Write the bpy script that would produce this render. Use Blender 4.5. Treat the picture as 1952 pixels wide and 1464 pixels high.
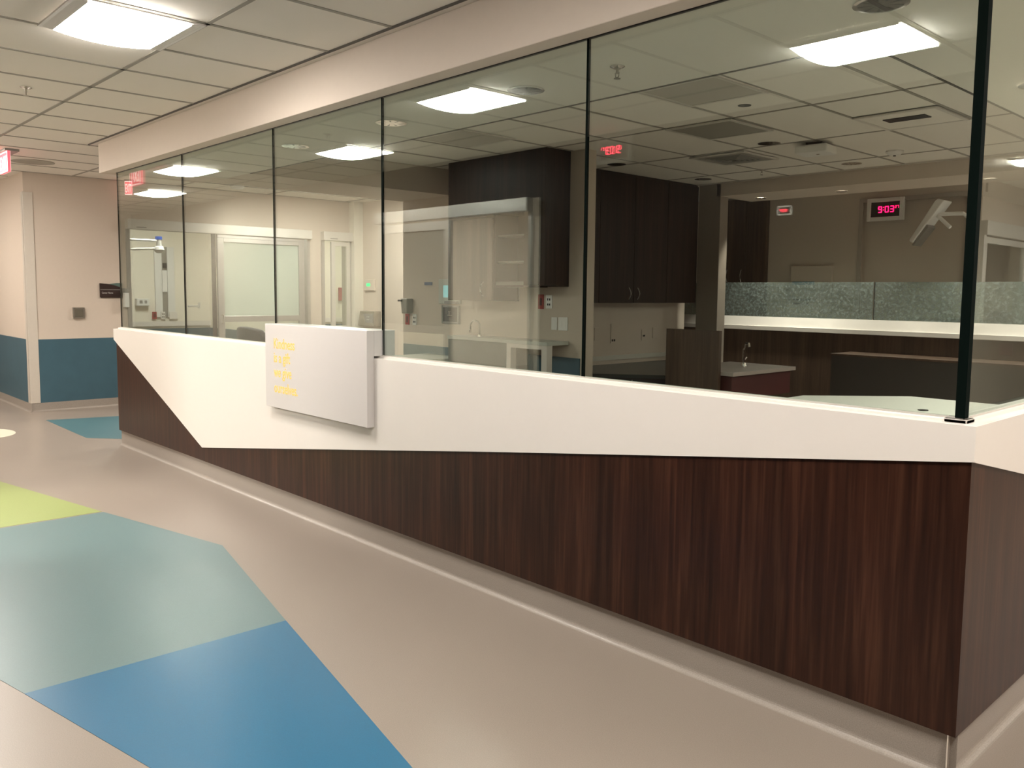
import bpy, bmesh, math, random
from mathutils import Matrix, Vector
random.seed(7)
for o in list(bpy.data.objects): bpy.data.objects.remove(o)
S = bpy.context.scene
COL = S.collection

# ------------------------------------------------------------------ camera
F_PX, CX, CY = 1605.64, 996.19, 702.94
ROT = ((0.6855881, 0.7279078, 0.0109137), (0.0724168, -0.0532740, -0.9959506), (-0.7243789, 0.6836023, -0.0892368))
CAM = Vector((0.8464, -2.5723, 1.4341))
cd = bpy.data.cameras.new('camera'); cam = bpy.data.objects.new('camera', cd); COL.objects.link(cam)
r, d, f = (Vector(v) for v in ROT)
cam.matrix_world = Matrix(((r.x, -d.x, -f.x, CAM.x), (r.y, -d.y, -f.y, CAM.y), (r.z, -d.z, -f.z, CAM.z), (0, 0, 0, 1)))
cd.sensor_width = 36.0; cd.lens = F_PX * 36.0 / 1952.0
cd.shift_x = (976 - CX) / 1952.0; cd.shift_y = (CY - 732) / 1952.0
cd.clip_start = 0.02
S.camera = cam

# ------------------------------------------------------------------ world and exposure
w = bpy.data.worlds.new('world'); S.world = w; w.use_nodes = True
w.node_tree.nodes['Background'].inputs[0].default_value = (1.0, 0.93, 0.85, 1)
w.node_tree.nodes['Background'].inputs[1].default_value = 0.03
S.view_settings.view_transform = 'Standard'; S.view_settings.look = 'None'
S.view_settings.gamma = 1; S.view_settings.use_curve_mapping = False
S.view_settings.exposure = 2.04
LAMP = 18.8          # emission of the corridor troffers
ROOM = 15.5          # emission of the patient room troffers
WARM = (1.0, 0.865, 0.745)

ZC = 2.745           # ceiling height
ZS = 2.475           # soffit underside / glass head
ZSILL = 1.07

# ------------------------------------------------------------------ materials
def newmat(name):
    m = bpy.data.materials.new(name); m.use_nodes = True
    nt = m.node_tree; b = nt.nodes['Principled BSDF']
    return m, nt, b
def N(nt, t, **kw):
    n = nt.nodes.new(t)
    for k, v in kw.items():
        setattr(n, k, v)
    return n
def plain(name, col, rough=0.6, metal=0.0, spec=0.5, noise=0.04, scale=30, coat=0.0):
    m, nt, b = newmat(name)
    b.inputs['Roughness'].default_value = rough; b.inputs['Metallic'].default_value = metal
    b.inputs['Specular IOR Level'].default_value = spec
    b.inputs['Coat Weight'].default_value = coat
    tc = N(nt, 'ShaderNodeTexCoord'); nz = N(nt, 'ShaderNodeTexNoise'); nz.inputs['Scale'].default_value = scale
    nz.inputs['Detail'].default_value = 4
    mx = N(nt, 'ShaderNodeMix', data_type='RGBA')
    mx.inputs[6].default_value = tuple(c * (1 - noise) for c in col) + (1,)
    mx.inputs[7].default_value = tuple(min(1, c * (1 + noise)) for c in col) + (1,)
    nt.links.new(tc.outputs['Object'], nz.inputs['Vector']); nt.links.new(nz.outputs['Fac'], mx.inputs[0])
    nt.links.new(mx.outputs[2], b.inputs['Base Color'])
    return m
def emit(name, col, strength):
    m, nt, b = newmat(name)
    b.inputs['Base Color'].default_value = (*[c * 0.6 for c in col], 1)
    b.inputs['Emission Color'].default_value = (*col, 1); b.inputs['Emission Strength'].default_value = strength
    return m
def speckle(name, col, rough, amt=0.10, scale=260, bump=0.0):
    m, nt, b = newmat(name)
    b.inputs['Roughness'].default_value = rough
    tc = N(nt, 'ShaderNodeTexCoord')
    n1 = N(nt, 'ShaderNodeTexNoise'); n1.inputs['Scale'].default_value = scale; n1.inputs['Detail'].default_value = 3
    n2 = N(nt, 'ShaderNodeTexNoise'); n2.inputs['Scale'].default_value = 1.3
    rp = N(nt, 'ShaderNodeValToRGB')
    rp.color_ramp.elements[0].position = 0.3; rp.color_ramp.elements[1].position = 0.7
    rp.color_ramp.elements[0].color = tuple(c * (1 - amt) for c in col) + (1,)
    rp.color_ramp.elements[1].color = tuple(c * (1 + amt) for c in col) + (1,)
    mx = N(nt, 'ShaderNodeMix', data_type='RGBA', blend_type='MULTIPLY'); mx.inputs[0].default_value = 0.12
    nt.links.new(tc.outputs['Object'], n1.inputs['Vector']); nt.links.new(tc.outputs['Object'], n2.inputs['Vector'])
    nt.links.new(n1.outputs['Fac'], rp.inputs[0]); nt.links.new(rp.outputs[0], mx.inputs[6]); nt.links.new(n2.outputs['Fac'], mx.inputs[7])
    nt.links.new(mx.outputs[2], b.inputs['Base Color'])
    # soft waxed sheen varying a little over the sheet
    mr = N(nt, 'ShaderNodeMapRange'); mr.inputs[3].default_value = rough - 0.05; mr.inputs[4].default_value = rough + 0.06
    nt.links.new(n2.outputs['Fac'], mr.inputs[0]); nt.links.new(mr.outputs[0], b.inputs['Roughness'])
    return m
def wood(name, dark, mid, light, rough=0.34, axis='z', spec=0.4):
    m, nt, b = newmat(name)
    b.inputs['Roughness'].default_value = rough; b.inputs['Specular IOR Level'].default_value = spec
    tc = N(nt, 'ShaderNodeTexCoord')
    mp = N(nt, 'ShaderNodeMapping'); mp.inputs['Scale'].default_value = (1, 1, 0.035) if axis == 'z' else (0.045, 1, 1)
    a = N(nt, 'ShaderNodeTexNoise'); a.inputs['Scale'].default_value = 38; a.inputs['Detail'].default_value = 6; a.inputs['Distortion'].default_value = 0.5
    c = N(nt, 'ShaderNodeTexNoise'); c.inputs['Scale'].default_value = 130; c.inputs['Detail'].default_value = 3
    e = N(nt, 'ShaderNodeTexNoise'); e.inputs['Scale'].default_value = 9; e.inputs['Detail'].default_value = 2
    for n in (a, c, e): nt.links.new(mp.outputs[0], n.inputs['Vector'])
    nt.links.new(tc.outputs['Object'], mp.inputs[0])
    rp = N(nt, 'ShaderNodeValToRGB'); cr = rp.color_ramp
    cr.elements[0].position = 0.32; cr.elements[0].color = (*dark, 1)
    cr.elements[1].position = 0.70; cr.elements[1].color = (*light, 1)
    q = cr.elements.new(0.5); q.color = (*mid, 1)
    ad = N(nt, 'ShaderNodeMath', operation='MULTIPLY_ADD'); ad.inputs[1].default_value = 0.30
    sb = N(nt, 'ShaderNodeMath', operation='MULTIPLY'); sb.inputs[1].default_value = 0.70
    nt.links.new(a.outputs['Fac'], sb.inputs[0]); nt.links.new(c.outputs['Fac'], ad.inputs[0]); nt.links.new(sb.outputs[0], ad.inputs[2])
    nt.links.new(ad.outputs[0], rp.inputs[0])
    hs = N(nt, 'ShaderNodeMix', data_type='RGBA', blend_type='MULTIPLY'); hs.inputs[0].default_value = 0.42
    r2 = N(nt, 'ShaderNodeValToRGB'); r2.color_ramp.elements[0].color = (0.45, 0.42, 0.42, 1); r2.color_ramp.elements[1].color = (1.5, 1.35, 1.3, 1)
    r2.color_ramp.elements[0].position = 0.35; r2.color_ramp.elements[1].position = 0.65
    nt.links.new(e.outputs['Fac'], r2.inputs[0]); nt.links.new(rp.outputs[0], hs.inputs[6]); nt.links.new(r2.outputs[0], hs.inputs[7])
    nt.links.new(hs.outputs[2], b.inputs['Base Color'])
    return m
def pane(name, tint=(0.90, 0.95, 0.91), frost=0.0, frostcol=(0.8, 0.85, 0.8), gain=1.0, texture=False):
    """Architectural glass: a tinted clear pane with a real angle-dependent mirror reflection."""
    m, nt, b = newmat(name); nt.nodes.remove(b)
    out = nt.nodes['Material Output']
    geo = N(nt, 'ShaderNodeNewGeometry'); dot = N(nt, 'ShaderNodeVectorMath', operation='DOT_PRODUCT')
    nt.links.new(geo.outputs['Incoming'], dot.inputs[0]); nt.links.new(geo.outputs['Normal'], dot.inputs[1])
    ab = N(nt, 'ShaderNodeMath', operation='ABSOLUTE'); nt.links.new(dot.outputs['Value'], ab.inputs[0])
    om = N(nt, 'ShaderNodeMath', operation='SUBTRACT'); om.inputs[0].default_value = 1; nt.links.new(ab.outputs[0], om.inputs[1])
    pw = N(nt, 'ShaderNodeMath', operation='POWER'); pw.inputs[1].default_value = 5; nt.links.new(om.outputs[0], pw.inputs[0])
    ma = N(nt, 'ShaderNodeMath', operation='MULTIPLY_ADD'); ma.inputs[1].default_value = 0.92; ma.inputs[2].default_value = 0.05 * gain
    nt.links.new(pw.outputs[0], ma.inputs[0])
    tr = N(nt, 'ShaderNodeBsdfTransparent'); tr.inputs[0].default_value = (*tint, 1)
    gl = N(nt, 'ShaderNodeBsdfGlossy'); gl.inputs['Roughness'].default_value = 0.0; gl.inputs['Color'].default_value = (0.93, 1.0, 0.97, 1)
    base = tr
    if frost > 0:
        df = N(nt, 'ShaderNodeBsdfDiffuse'); df.inputs[0].default_value = (*frostcol, 1)
        tl = N(nt, 'ShaderNodeBsdfTranslucent'); tl.inputs[0].default_value = (*frostcol, 1)
        md = N(nt, 'ShaderNodeMixShader'); md.inputs[0].default_value = 0.5
        nt.links.new(df.outputs[0], md.inputs[1]); nt.links.new(tl.outputs[0], md.inputs[2])
        mf = N(nt, 'ShaderNodeMixShader'); mf.inputs[0].default_value = frost
        nt.links.new(tr.outputs[0], mf.inputs[1]); nt.links.new(md.outputs[0], mf.inputs[2])
        if texture:
            tc = N(nt, 'ShaderNodeTexCoord'); nz = N(nt, 'ShaderNodeTexNoise'); nz.inputs['Scale'].default_value = 30; nz.inputs['Detail'].default_value = 8; nz.inputs['Roughness'].default_value = 0.75
            nt.links.new(tc.outputs['Object'], nz.inputs['Vector'])
            rp = N(nt, 'ShaderNodeMapRange'); rp.inputs[1].default_value = 0.42; rp.inputs[2].default_value = 0.68; rp.inputs[3].default_value = frost * 0.25; rp.inputs[4].default_value = frost * 1.5
            nt.links.new(nz.outputs['Fac'], rp.inputs[0]); nt.links.new(rp.outputs[0], mf.inputs[0])
        base = mf
    mx = N(nt, 'ShaderNodeMixShader')
    nt.links.new(ma.outputs[0], mx.inputs[0]); nt.links.new(base.outputs[0], mx.inputs[1]); nt.links.new(gl.outputs[0], mx.inputs[2])
    nt.links.new(mx.outputs[0], out.inputs['Surface'])
    return m

M = {}
M['wall'] = plain('wall_paint', (0.57, 0.49, 0.41), 0.75, noise=0.02)
M['soffit'] = plain('soffit_paint', (0.64, 0.56, 0.48), 0.75, noise=0.02)
M['tile'] = plain('ceiling_tile', (0.80, 0.765, 0.70), 0.9, noise=0.03, scale=200, spec=0.2)
M['tbar'] = plain('ceiling_grid_bar', (0.33, 0.31, 0.27), 0.6)
M['shadowgap'] = plain('dark_reveal', (0.10, 0.09, 0.08), 0.8)
M['white'] = plain('white_solid_surface', (0.765, 0.725, 0.675), 0.35, noise=0.01)
M['signwhite'] = plain('white_sign_acrylic', (0.62, 0.59, 0.57), 0.3, noise=0.01)
M['metalwhite'] = plain('white_enamel', (0.78, 0.77, 0.74), 0.35, noise=0.01)
M['teal'] = plain('teal_wall_protection', (0.045, 0.105, 0.14), 0.45, noise=0.12, scale=8)
M['cove'] = speckle('grey_cove_vinyl', (0.33, 0.29, 0.25), 0.34, 0.16, 300)
M['floor'] = speckle('beige_vinyl', (0.285, 0.240, 0.200), 0.34, 0.10, 300)
M['f_teal'] = speckle('pale_teal_vinyl', (0.125, 0.205, 0.21), 0.33, 0.06, 300)
M['f_far'] = speckle('mid_teal_vinyl', (0.08, 0.175, 0.20), 0.33, 0.06, 300)
M['f_blue'] = speckle('blue_vinyl', (0.014, 0.13, 0.245), 0.33, 0.06, 300)
M['f_green'] = speckle('lime_vinyl', (0.29, 0.35, 0.12), 0.33, 0.06, 300)
M['f_cream'] = speckle('cream_vinyl', (0.72, 0.70, 0.56), 0.33, 0.05, 300)
M['wood'] = wood('dark_walnut_laminate', (0.013, 0.005, 0.003), (0.031, 0.011, 0.006), (0.062, 0.026, 0.014), spec=0.28)
M['wood2'] = wood('espresso_cabinet_laminate', (0.010, 0.0050, 0.003), (0.017, 0.0085, 0.005), (0.026, 0.0135, 0.008), rough=0.45, spec=0.15)
M['wood3'] = wood('brown_laminate', (0.045, 0.03, 0.02), (0.07, 0.045, 0.03), (0.09, 0.06, 0.04), rough=0.45)
M['counterdark'] = plain('dark_counter_laminate', (0.03, 0.04, 0.04), 0.3)
M['counterlight'] = plain('pale_grey_counter', (0.50, 0.52, 0.47), 0.3)
M['alu'] = plain('brushed_aluminium', (0.55, 0.53, 0.50), 0.38, metal=0.75, noise=0.02)
M['aluwhite'] = plain('satin_aluminium', (0.66, 0.63, 0.58), 0.45, metal=0.35, noise=0.02)
M['chrome'] = plain('chrome', (0.8, 0.79, 0.77), 0.12, metal=1.0, noise=0.01)
M['black'] = plain('black_plastic', (0.012, 0.012, 0.013), 0.4)
M['darkbrown'] = plain('dark_brown_plastic', (0.035, 0.02, 0.017), 0.35)
M['red'] = plain('red_outlet_plastic', (0.33, 0.03, 0.03), 0.4)
M['maroon'] = plain('maroon_laminate', (0.06, 0.012, 0.012), 0.4)
M['grey'] = plain('grey_plastic', (0.25, 0.24, 0.22), 0.5)
M['greymetal'] = plain('grey_vent_metal', (0.30, 0.28, 0.24), 0.5)
M['bluetape'] = plain('blue_plate', (0.07, 0.10, 0.20), 0.5)
M['bluecap'] = plain('blue_cap', (0.05, 0.12, 0.5), 0.4)
M['tealsign'] = plain('green_teal_plastic', (0.09, 0.14, 0.12), 0.4)
M['steel'] = plain('stainless_steel', (0.45, 0.42, 0.37), 0.3, metal=0.9)
M['chair'] = plain('black_vinyl_upholstery', (0.012, 0.014, 0.017), 0.45)
M['glass'] = pane('clear_glass', (0.935, 0.975, 0.955), gain=2.2)
M['edge'] = plain('dark_green_glass_edge', (0.002, 0.005, 0.004), 0.7, spec=0.03)
M['doorglass'] = pane('door_glass', (0.94, 0.96, 0.94))
M['frost'] = pane('frosted_door_glass', (0.92, 0.95, 0.92), frost=0.85, frostcol=(0.68, 0.73, 0.66))
M['etched'] = pane('patterned_screen_glass', (0.80, 0.88, 0.86), frost=0.42, frostcol=(0.55, 0.62, 0.60), texture=True)
M['lamp'] = emit('lit_lens', (1.0, 0.935, 0.86), LAMP)
M['lampsoft'] = emit('lit_lens_dimmed', (1.0, 0.935, 0.86), LAMP * .8)
M['roomlamp'] = emit('lit_room_lens', (1.0, 0.95, 0.86), ROOM)
M['opplamp'] = emit('lit_procedure_lens', (1.0, 0.95, 0.88), 70)
M['canlit'] = emit('lit_downlight_lens', (1.0, 0.93, 0.82), 14)
M['exitred'] = emit('exit_red', (1.0, 0.10, 0.13), .32)
M['exitwhite'] = emit('exit_white', (1.0, 0.62, 0.58), .42)
M['led'] = emit('clock_led', (1.0, 0.005, 0.08), 1.4)
M['ledbright'] = emit('clock_led_red', (1.0, 0.03, 0.07), 2.6)
M['greenled'] = emit('green_display', (0.02, 0.9, 0.25), .3)
M['cyanled'] = emit('pale_blue_display', (0.35, 0.75, 0.75), .12)
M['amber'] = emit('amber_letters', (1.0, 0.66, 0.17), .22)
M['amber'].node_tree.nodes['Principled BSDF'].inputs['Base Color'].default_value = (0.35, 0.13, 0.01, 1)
M['text'] = plain('white_lettering', (0.55, 0.53, 0.5), 0.5)
M['unlit'] = plain('unlit_diffuser', (0.45, 0.42, 0.37), 0.5)
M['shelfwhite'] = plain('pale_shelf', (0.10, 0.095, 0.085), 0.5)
M['cabdoor'] = wood('reflection_toned_laminate', (0.10, 0.07, 0.055), (0.12, 0.085, 0.065), (0.14, 0.10, 0.08), rough=0.4)  # brightness of the mirrored doorway put into the door colour

# ------------------------------------------------------------------ mesh helpers
class MB:
    def __init__(s): s.bm = bmesh.new()
    def box(s, x0, x1, y0, y1, z0, z1):
        vs = [s.bm.verts.new((x, y, z)) for x in (x0, x1) for y in (y0, y1) for z in (z0, z1)]
        for q in ((0, 1, 3, 2), (4, 6, 7, 5), (0, 4, 5, 1), (2, 3, 7, 6), (0, 2, 6, 4), (1, 5, 7, 3)):
            s.bm.faces.new([vs[i] for i in q])
        return s
    def prism(s, pts, axis, a, b):
        """polygon in the plane normal to axis, extruded a..b; pts are the two other coordinates in order"""
        def P(u, v, t):
            return {'x': (t, u, v), 'y': (u, t, v), 'z': (u, v, t)}[axis]
        A = [s.bm.verts.new(P(u, v, a)) for u, v in pts]; B = [s.bm.verts.new(P(u, v, b)) for u, v in pts]
        s.bm.faces.new(A[::-1]); s.bm.faces.new(B); n = len(pts)
        for i in range(n): s.bm.faces.new((A[i], A[(i + 1) % n], B[(i + 1) % n], B[i]))
        return s
    def frame(s, x0, x1, z0, z1, t, y0, y1, axis='y', tb=None):
        tb = t if tb is None else tb
        for a, b, c, e in ((x0, x0 + t, z0, z1), (x1 - t, x1, z0, z1), (x0 + t, x1 - t, z0, z0 + tb), (x0 + t, x1 - t, z1 - t, z1)):
            if axis == 'y': s.box(a, b, y0, y1, c, e)
            elif axis == 'x': s.box(y0, y1, a, b, c, e)
            else: s.box(a, b, c, e, y0, y1)
        return s
    def tube(s, pts, rad, n=10, caps=True):
        rings = []
        pts = [Vector(p) for p in pts]
        for i, p in enumerate(pts):
            t = (pts[min(i + 1, len(pts) - 1)] - pts[max(i - 1, 0)]).normalized()
            up = Vector((0, 0, 1)) if abs(t.z) < 0.95 else Vector((1, 0, 0))
            u = t.cross(up).normalized(); v = t.cross(u)
            rr = rad[i] if isinstance(rad, (list, tuple)) else rad
            rings.append([s.bm.verts.new(p + u * rr * math.cos(k * 2 * math.pi / n) + v * rr * math.sin(k * 2 * math.pi / n)) for k in range(n)])
        for a, b in zip(rings, rings[1:]):
            for k in range(n): s.bm.faces.new((a[k], a[(k + 1) % n], b[(k + 1) % n], b[k]))
        if caps: s.bm.faces.new(rings[0][::-1]); s.bm.faces.new(rings[-1])
        return s
    def lathe(s, prof, c=(0, 0, 0), n=28):
        rings = []
        for rr, z in prof:
            rings.append([s.bm.verts.new((c[0] + rr * math.cos(k * 2 * math.pi / n), c[1] + rr * math.sin(k * 2 * math.pi / n), c[2] + z)) for k in range(n)])
        for a, b in zip(rings, rings[1:]):
            for k in range(n): s.bm.faces.new((a[k], a[(k + 1) % n], b[(k + 1) % n], b[k]))
        for rg, fl in ((rings[0], True), (rings[-1], False)):
            if (prof[0] if fl else prof[-1])[0] > 1e-4: s.bm.faces.new(rg[::-1] if fl else rg)
        return s
    def build(s, name, mat, parent=None, bevel=0.0, smooth=False, loc=None):
        bm = s.bm
        bmesh.ops.remove_doubles(bm, verts=bm.verts, dist=1e-6) if smooth else None
        bmesh.ops.recalc_face_normals(bm, faces=bm.faces)
        me = bpy.data.meshes.new(name); bm.to_mesh(me); bm.free()
        if smooth:
            for p in me.polygons: p.use_smooth = True
        o = bpy.data.objects.new(name, me); COL.objects.link(o); me.materials.append(mat)
        if parent: o.parent = parent
        if loc: o.location = loc
        if bevel:
            bv = o.modifiers.new('bevel', 'BEVEL'); bv.width = bevel; bv.segments = 2; bv.limit_method = 'ANGLE'
        return o
def empty(name, loc=(0, 0, 0), rz=0.0):
    o = bpy.data.objects.new(name, None); COL.objects.link(o); o.location = loc; o.rotation_euler = (0, 0, rz); o.empty_display_size = 0.05
    return o
def tag(o, label, cat, group=None):
    o['label'] = label; o['category'] = cat
    if group: o['group'] = group
    return o
def st(o): o['kind'] = 'structure'; return o
def copy_tree(o, parent=None):
    c = o.copy(); COL.objects.link(c)
    if parent: c.parent = parent
    for ch in [q for q in bpy.data.objects if q.parent == o]: copy_tree(ch, c)
    return c
def text_mesh(name, s, size, mat, parent, M4, extrude=0.001, bold=0.0, align='LEFT', spacing=1.0, xs=1.0):
    cu = bpy.data.curves.new(name, 'FONT'); cu.body = s; cu.size = size; cu.extrude = extrude; cu.offset = bold
    cu.align_x = align; cu.space_character = spacing; cu.resolution_u = 3
    t = bpy.data.objects.new('tmp', cu); COL.objects.link(t)
    dg = bpy.context.evaluated_depsgraph_get(); dg.update()
    me = bpy.data.meshes.new_from_object(t.evaluated_get(dg)); bpy.data.objects.remove(t)
    me.transform(M4 @ Matrix.Diagonal((xs, 1, 1, 1))); me.name = name
    me.materials.clear(); me.materials.append(mat)
    o = bpy.data.objects.new(name, me); COL.objects.link(o)
    if parent: o.parent = parent
    return o
# orientation matrices for writing: text lies in local XY, faces +Z
FACE_MY = Matrix(((1, 0, 0, 0), (0, 0, -1, 0), (0, 1, 0, 0), (0, 0, 0, 1)))      # faces -y, reads along +x
FACE_PY = Matrix(((-1, 0, 0, 0), (0, 0, 1, 0), (0, 1, 0, 0), (0, 0, 0, 1)))      # faces +y, reads along -x
FACE_PX = Matrix(((0, 0, 1, 0), (1, 0, 0, 0), (0, 1, 0, 0), (0, 0, 0, 1)))       # faces +x, reads along +y

# ------------------------------------------------------------------ setting: floor, ceiling
st(MB().box(-15, 5, -7, 14, -0.1, 0).build('floor', M['floor']))
st(MB().box(-15, 5, -7, 14, ZC, ZC + 0.1).build('ceiling', M['tile']))
OX = -3.97
g = MB()
b_ = 0.012; zt = ZC - 0.004
def clipx(x0, x1, y0, y1): g.box(x0, x1, y0, y1, zt, ZC + 0.002)
xs = [OX + 0.61 * k for k in range(-17, 12)]
for x in xs:
    if x > 2.9: continue
    y1 = -0.095 if x > -7.5 else 4.3
    y0 = -2.6
    if x < -10.1: y1 = -0.08
    clipx(x - b_, x + b_, y0, y1)
for y in (-1.99, -0.77):
    clipx(-14, 3, y - b_, y + b_)
for y in (0.45, 1.67, 2.89, 4.11): clipx(-10.1, -7.5, y - b_, y + b_)
for xx in xs: pass
st(g.build('trim_1', M['tbar']))
# tile grid inside the recessed ceiling of the station and over the far corridor
g = MB()
for k in range(0, 8):
    x = -1.49 - 0.62 * k
    if x > -6.38: clipx(x - b_, x + b_, 0.9, 5.96)
for y in (1.70, 2.92, 4.14, 5.36):
    clipx(-6.38, -0.795, y - b_, y + b_)
st(g.build('trim_2', M['tbar']))
# wall angles around the soffits
t = MB()
t.box(-7.56, 0.09, -0.095, -0.055, ZC - 0.010, ZC + 0.002).box(-7.56, -7.45, -0.055, 6.7, ZC - 0.01, ZC + 0.002)
t.box(-6.38, -0.795, 5.93, 5.96, ZC - 0.01, ZC + 0.002)
st(t.build('trim_3', M['aluwhite']))
t = MB()
t.box(-7.575, 0.09, -0.101, -0.095, ZC - 0.012, ZC + 0.002).box(-7.575, -7.567, -0.101, 3.2, ZC - 0.012, ZC + 0.002)
st(t.build('trim_4', M['shadowgap']))
# edge bead round the lower soffit opening
t = MB()
t.box(-6.385, -0.79, 0.884, 0.895, ZS - 0.006, ZS + 0.02).box(-0.80, -0.789, 0.89, 5.96, ZS - 0.006, ZS + 0.02)
st(t.build('trim_5', M['shadowgap']))

# soffit ring over the station
st(MB().box(-7.44, 0.055, -0.055, 0.89, ZS, ZC).build('wall_soffit_front', M['soffit'], bevel=0.004))
st(MB().box(-0.795, 0.055, 0.89, 6.7, ZS, ZC).build('wall_soffit_right', M['soffit']))
st(MB().box(-7.3, -6.38, 0.89, 3.17, ZS, ZC).build('wall_soffit_left', M['soffit']))
st(MB().box(-4.9, -0.795, 5.96, 6.7, 2.59, ZC).build('wall_soffit_back', M['soffit']))

st(MB().box(-6.9, -0.06, 0.062, 0.884, ZS - .0015, ZS + .001).box(-0.789, -0.062, 0.884, 6.4, ZS - .0015, ZS + .001).build('ceiling_soffit_brightener', M['tile']))  # pale slab added to lighten the dim underside behind the glass

# ------------------------------------------------------------------ far left wall x=-10.1 with two door openings
XW = -10.1
m = MB()
m.box(XW - .15, XW, -0.06, 1.08, 0, ZC).box(XW - .15, XW, 1.08, 3.50, 2.26, ZC).box(XW - .15, XW, 3.50, 3.75, 0, ZC)
m.box(XW - .15, XW, 3.75, 4.24, 2.26, ZC).box(XW - .15, XW, 4.24, 4.5, 0, ZC)
st(m.build('wall_left', M['wall']))
st(MB().box(-15, XW - .15, -0.06, 0.09, 0, ZC).build('wall_corridor_left', M['wall']))
st(MB().box(XW - .001, XW + .012, 0.02, 1.03, 0.10, 0.84).build('trim_6', M['teal']))
st(MB().box(-15, XW - 0.06, -0.072, -0.06, 0.10, 0.84).build('trim_7', M['teal']))
st(MB().box(XW, XW + .010, 0.02, 1.03, 0.84, 0.848).build('trim_8', M['wall']))
def cove(name, p0, p1, nrm, h=0.1, th=0.012, rad=0.022, mat='cove'):
    """flash-cove base: vertical sheet with a rounded foot onto the floor, along p0..p1, room side nrm"""
    prof = [(0, h), (th, h), (th, rad)]
    for k in range(1, 6):
        a = k * math.pi / 12
        prof.append((th + rad * (1 - math.cos(a)), rad * (1 - math.sin(a))))
    prof += [(th + rad, 0.0005), (0, 0.0005)]
    bm = MB(); A = []; B = []
    for u, z in prof:
        A.append(bm.bm.verts.new((p0[0] + nrm[0] * u, p0[1] + nrm[1] * u, z))); B.append(bm.bm.verts.new((p1[0] + nrm[0] * u, p1[1] + nrm[1] * u, z)))
    n = len(prof); bm.bm.faces.new(A); bm.bm.faces.new(B[::-1])
    for i in range(n): bm.bm.faces.new((A[i], A[(i + 1) % n], B[(i + 1) % n], B[i]))
    return st(bm.build(name, M[mat]))
cove('baseboard_left', (XW, -0.06), (XW, 1.06), (1, 0))
cove('baseboard_corridor_left', (-15, -0.06), (XW + .03, -0.06), (0, -1))
gd = MB(); gd.box(XW - .075, XW + .016, -.076, -.058, .10, 2.52).box(XW - .002, XW + .018, -.076, .03, .10, 2.52)
st(gd.build('trim_9', plain('corner_guard_vinyl', (0.56, 0.51, 0.44), 0.4), bevel=0.004))
# side wall closing the left corridor, wall behind the station
st(MB().box(XW, -8.6, 4.35, 4.5, 0, ZC).build('wall_nook', M['wall']))
st(MB().box(-8.6, -8.45, 4.35, 8, 0, ZC).build('wall_nook_side', M['wall']))
st(MB().box(XW, XW + .13, 4.20, 4.35, 0, ZC).build('wall_column', plain('cream_column', (0.70, 0.66, 0.57), 0.6)))
st(MB().box(-7.28, -4.43, 3.17, 3.31, 0, ZC).build('wall_back', M['wall']))
st(MB().box(-7.28, -7.13, 3.31, 8, 0, ZC).build('wall_back_side', M['wall']))
st(MB().box(-7.26, -4.46, 3.158, 3.17, 0.10, 0.835).build('trim_10', M['teal']))
st(MB().box(-5.55, -5.42, 3.31, 6.1, 0, ZC).build('wall_alcove', M['wall']))
st(MB().box(-5.42, -5.40, 3.5, 6.1, 0.69, 0.74).build('trim_11', plain('pale_backsplash', (0.55, 0.54, 0.48), 0.4)))
st(MB().box(-5.15, -4.85, 5.96, 6.12, 0, ZC).build('wall_pillar', plain('taupe_pillar', (0.28, 0.24, 0.2), 0.5)))
# far wall y=7.45 across the back corridor and the block to the right
m = MB(); m.box(-7.13, -3.86, 7.45, 7.6, 0, ZC).box(-3.86, -2.65, 7.53, 7.6, 0, ZC).box(-3.86, -2.5, 7.45, 7.53, 2.60, ZC).box(-2.65, -2.5, 7.45, 7.6, 0, 2.6)
m.box(-2.65, -2.5, 7.6, 8.95, 2.28, ZC).box(-2.65, -2.5, 8.95, 13, 0, ZC)
st(m.build('wall_far', M['wall']))
st(MB().frame(-3.87, -2.60, 0.0, 2.61, 0.05, 7.435, 7.45).build('trim_12', plain('door_casing', (0.40, 0.36, 0.31), 0.5)))
st(MB().box(-5.82, -5.70, 7.40, 7.45, 0, 2.72).build('trim_13', M['aluwhite']))
st(MB().box(-8.45, 5, 13, 13.1, 0, ZC).build('wall_end', M['wall']))
st(MB().box(3.0, 3.12, -2.68, 13, 0, ZC).build('wall_right', M['wall']))
# opposite wall just behind the camera, with a doorway to a lit room
YO = -2.66
m = MB()
m.box(-15, -7.1, YO - .15, YO, 0, ZC).box(-4.72, -4.60, YO - .15, YO, 0, 2.29)
st(m.build('wall_opposite', M['wall']))
st(MB().box(-4.60, 5, YO - .15, YO, 0, ZC).box(-7.1, -4.60, YO - .15, YO, 2.29, ZC).build('wall_opposite_darkened', M['wood2']))  # finish made dark so its mirror image in the glass stays dim
m = MB(); m.box(-8.0, -7.9, -6.5, YO - .15, 0, ZC).box(-3.6, -3.5, -6.5, YO - .15, 0, ZC).box(-8.0, -3.5, -6.6, -6.5, 0, ZC)
st(m.build('wall_opposite_room', M['wall']))
st(MB().box(-15.1, -15, -2.68, 0.09, 0, ZC).build('wall_corridor_end', M['wall']))
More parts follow.
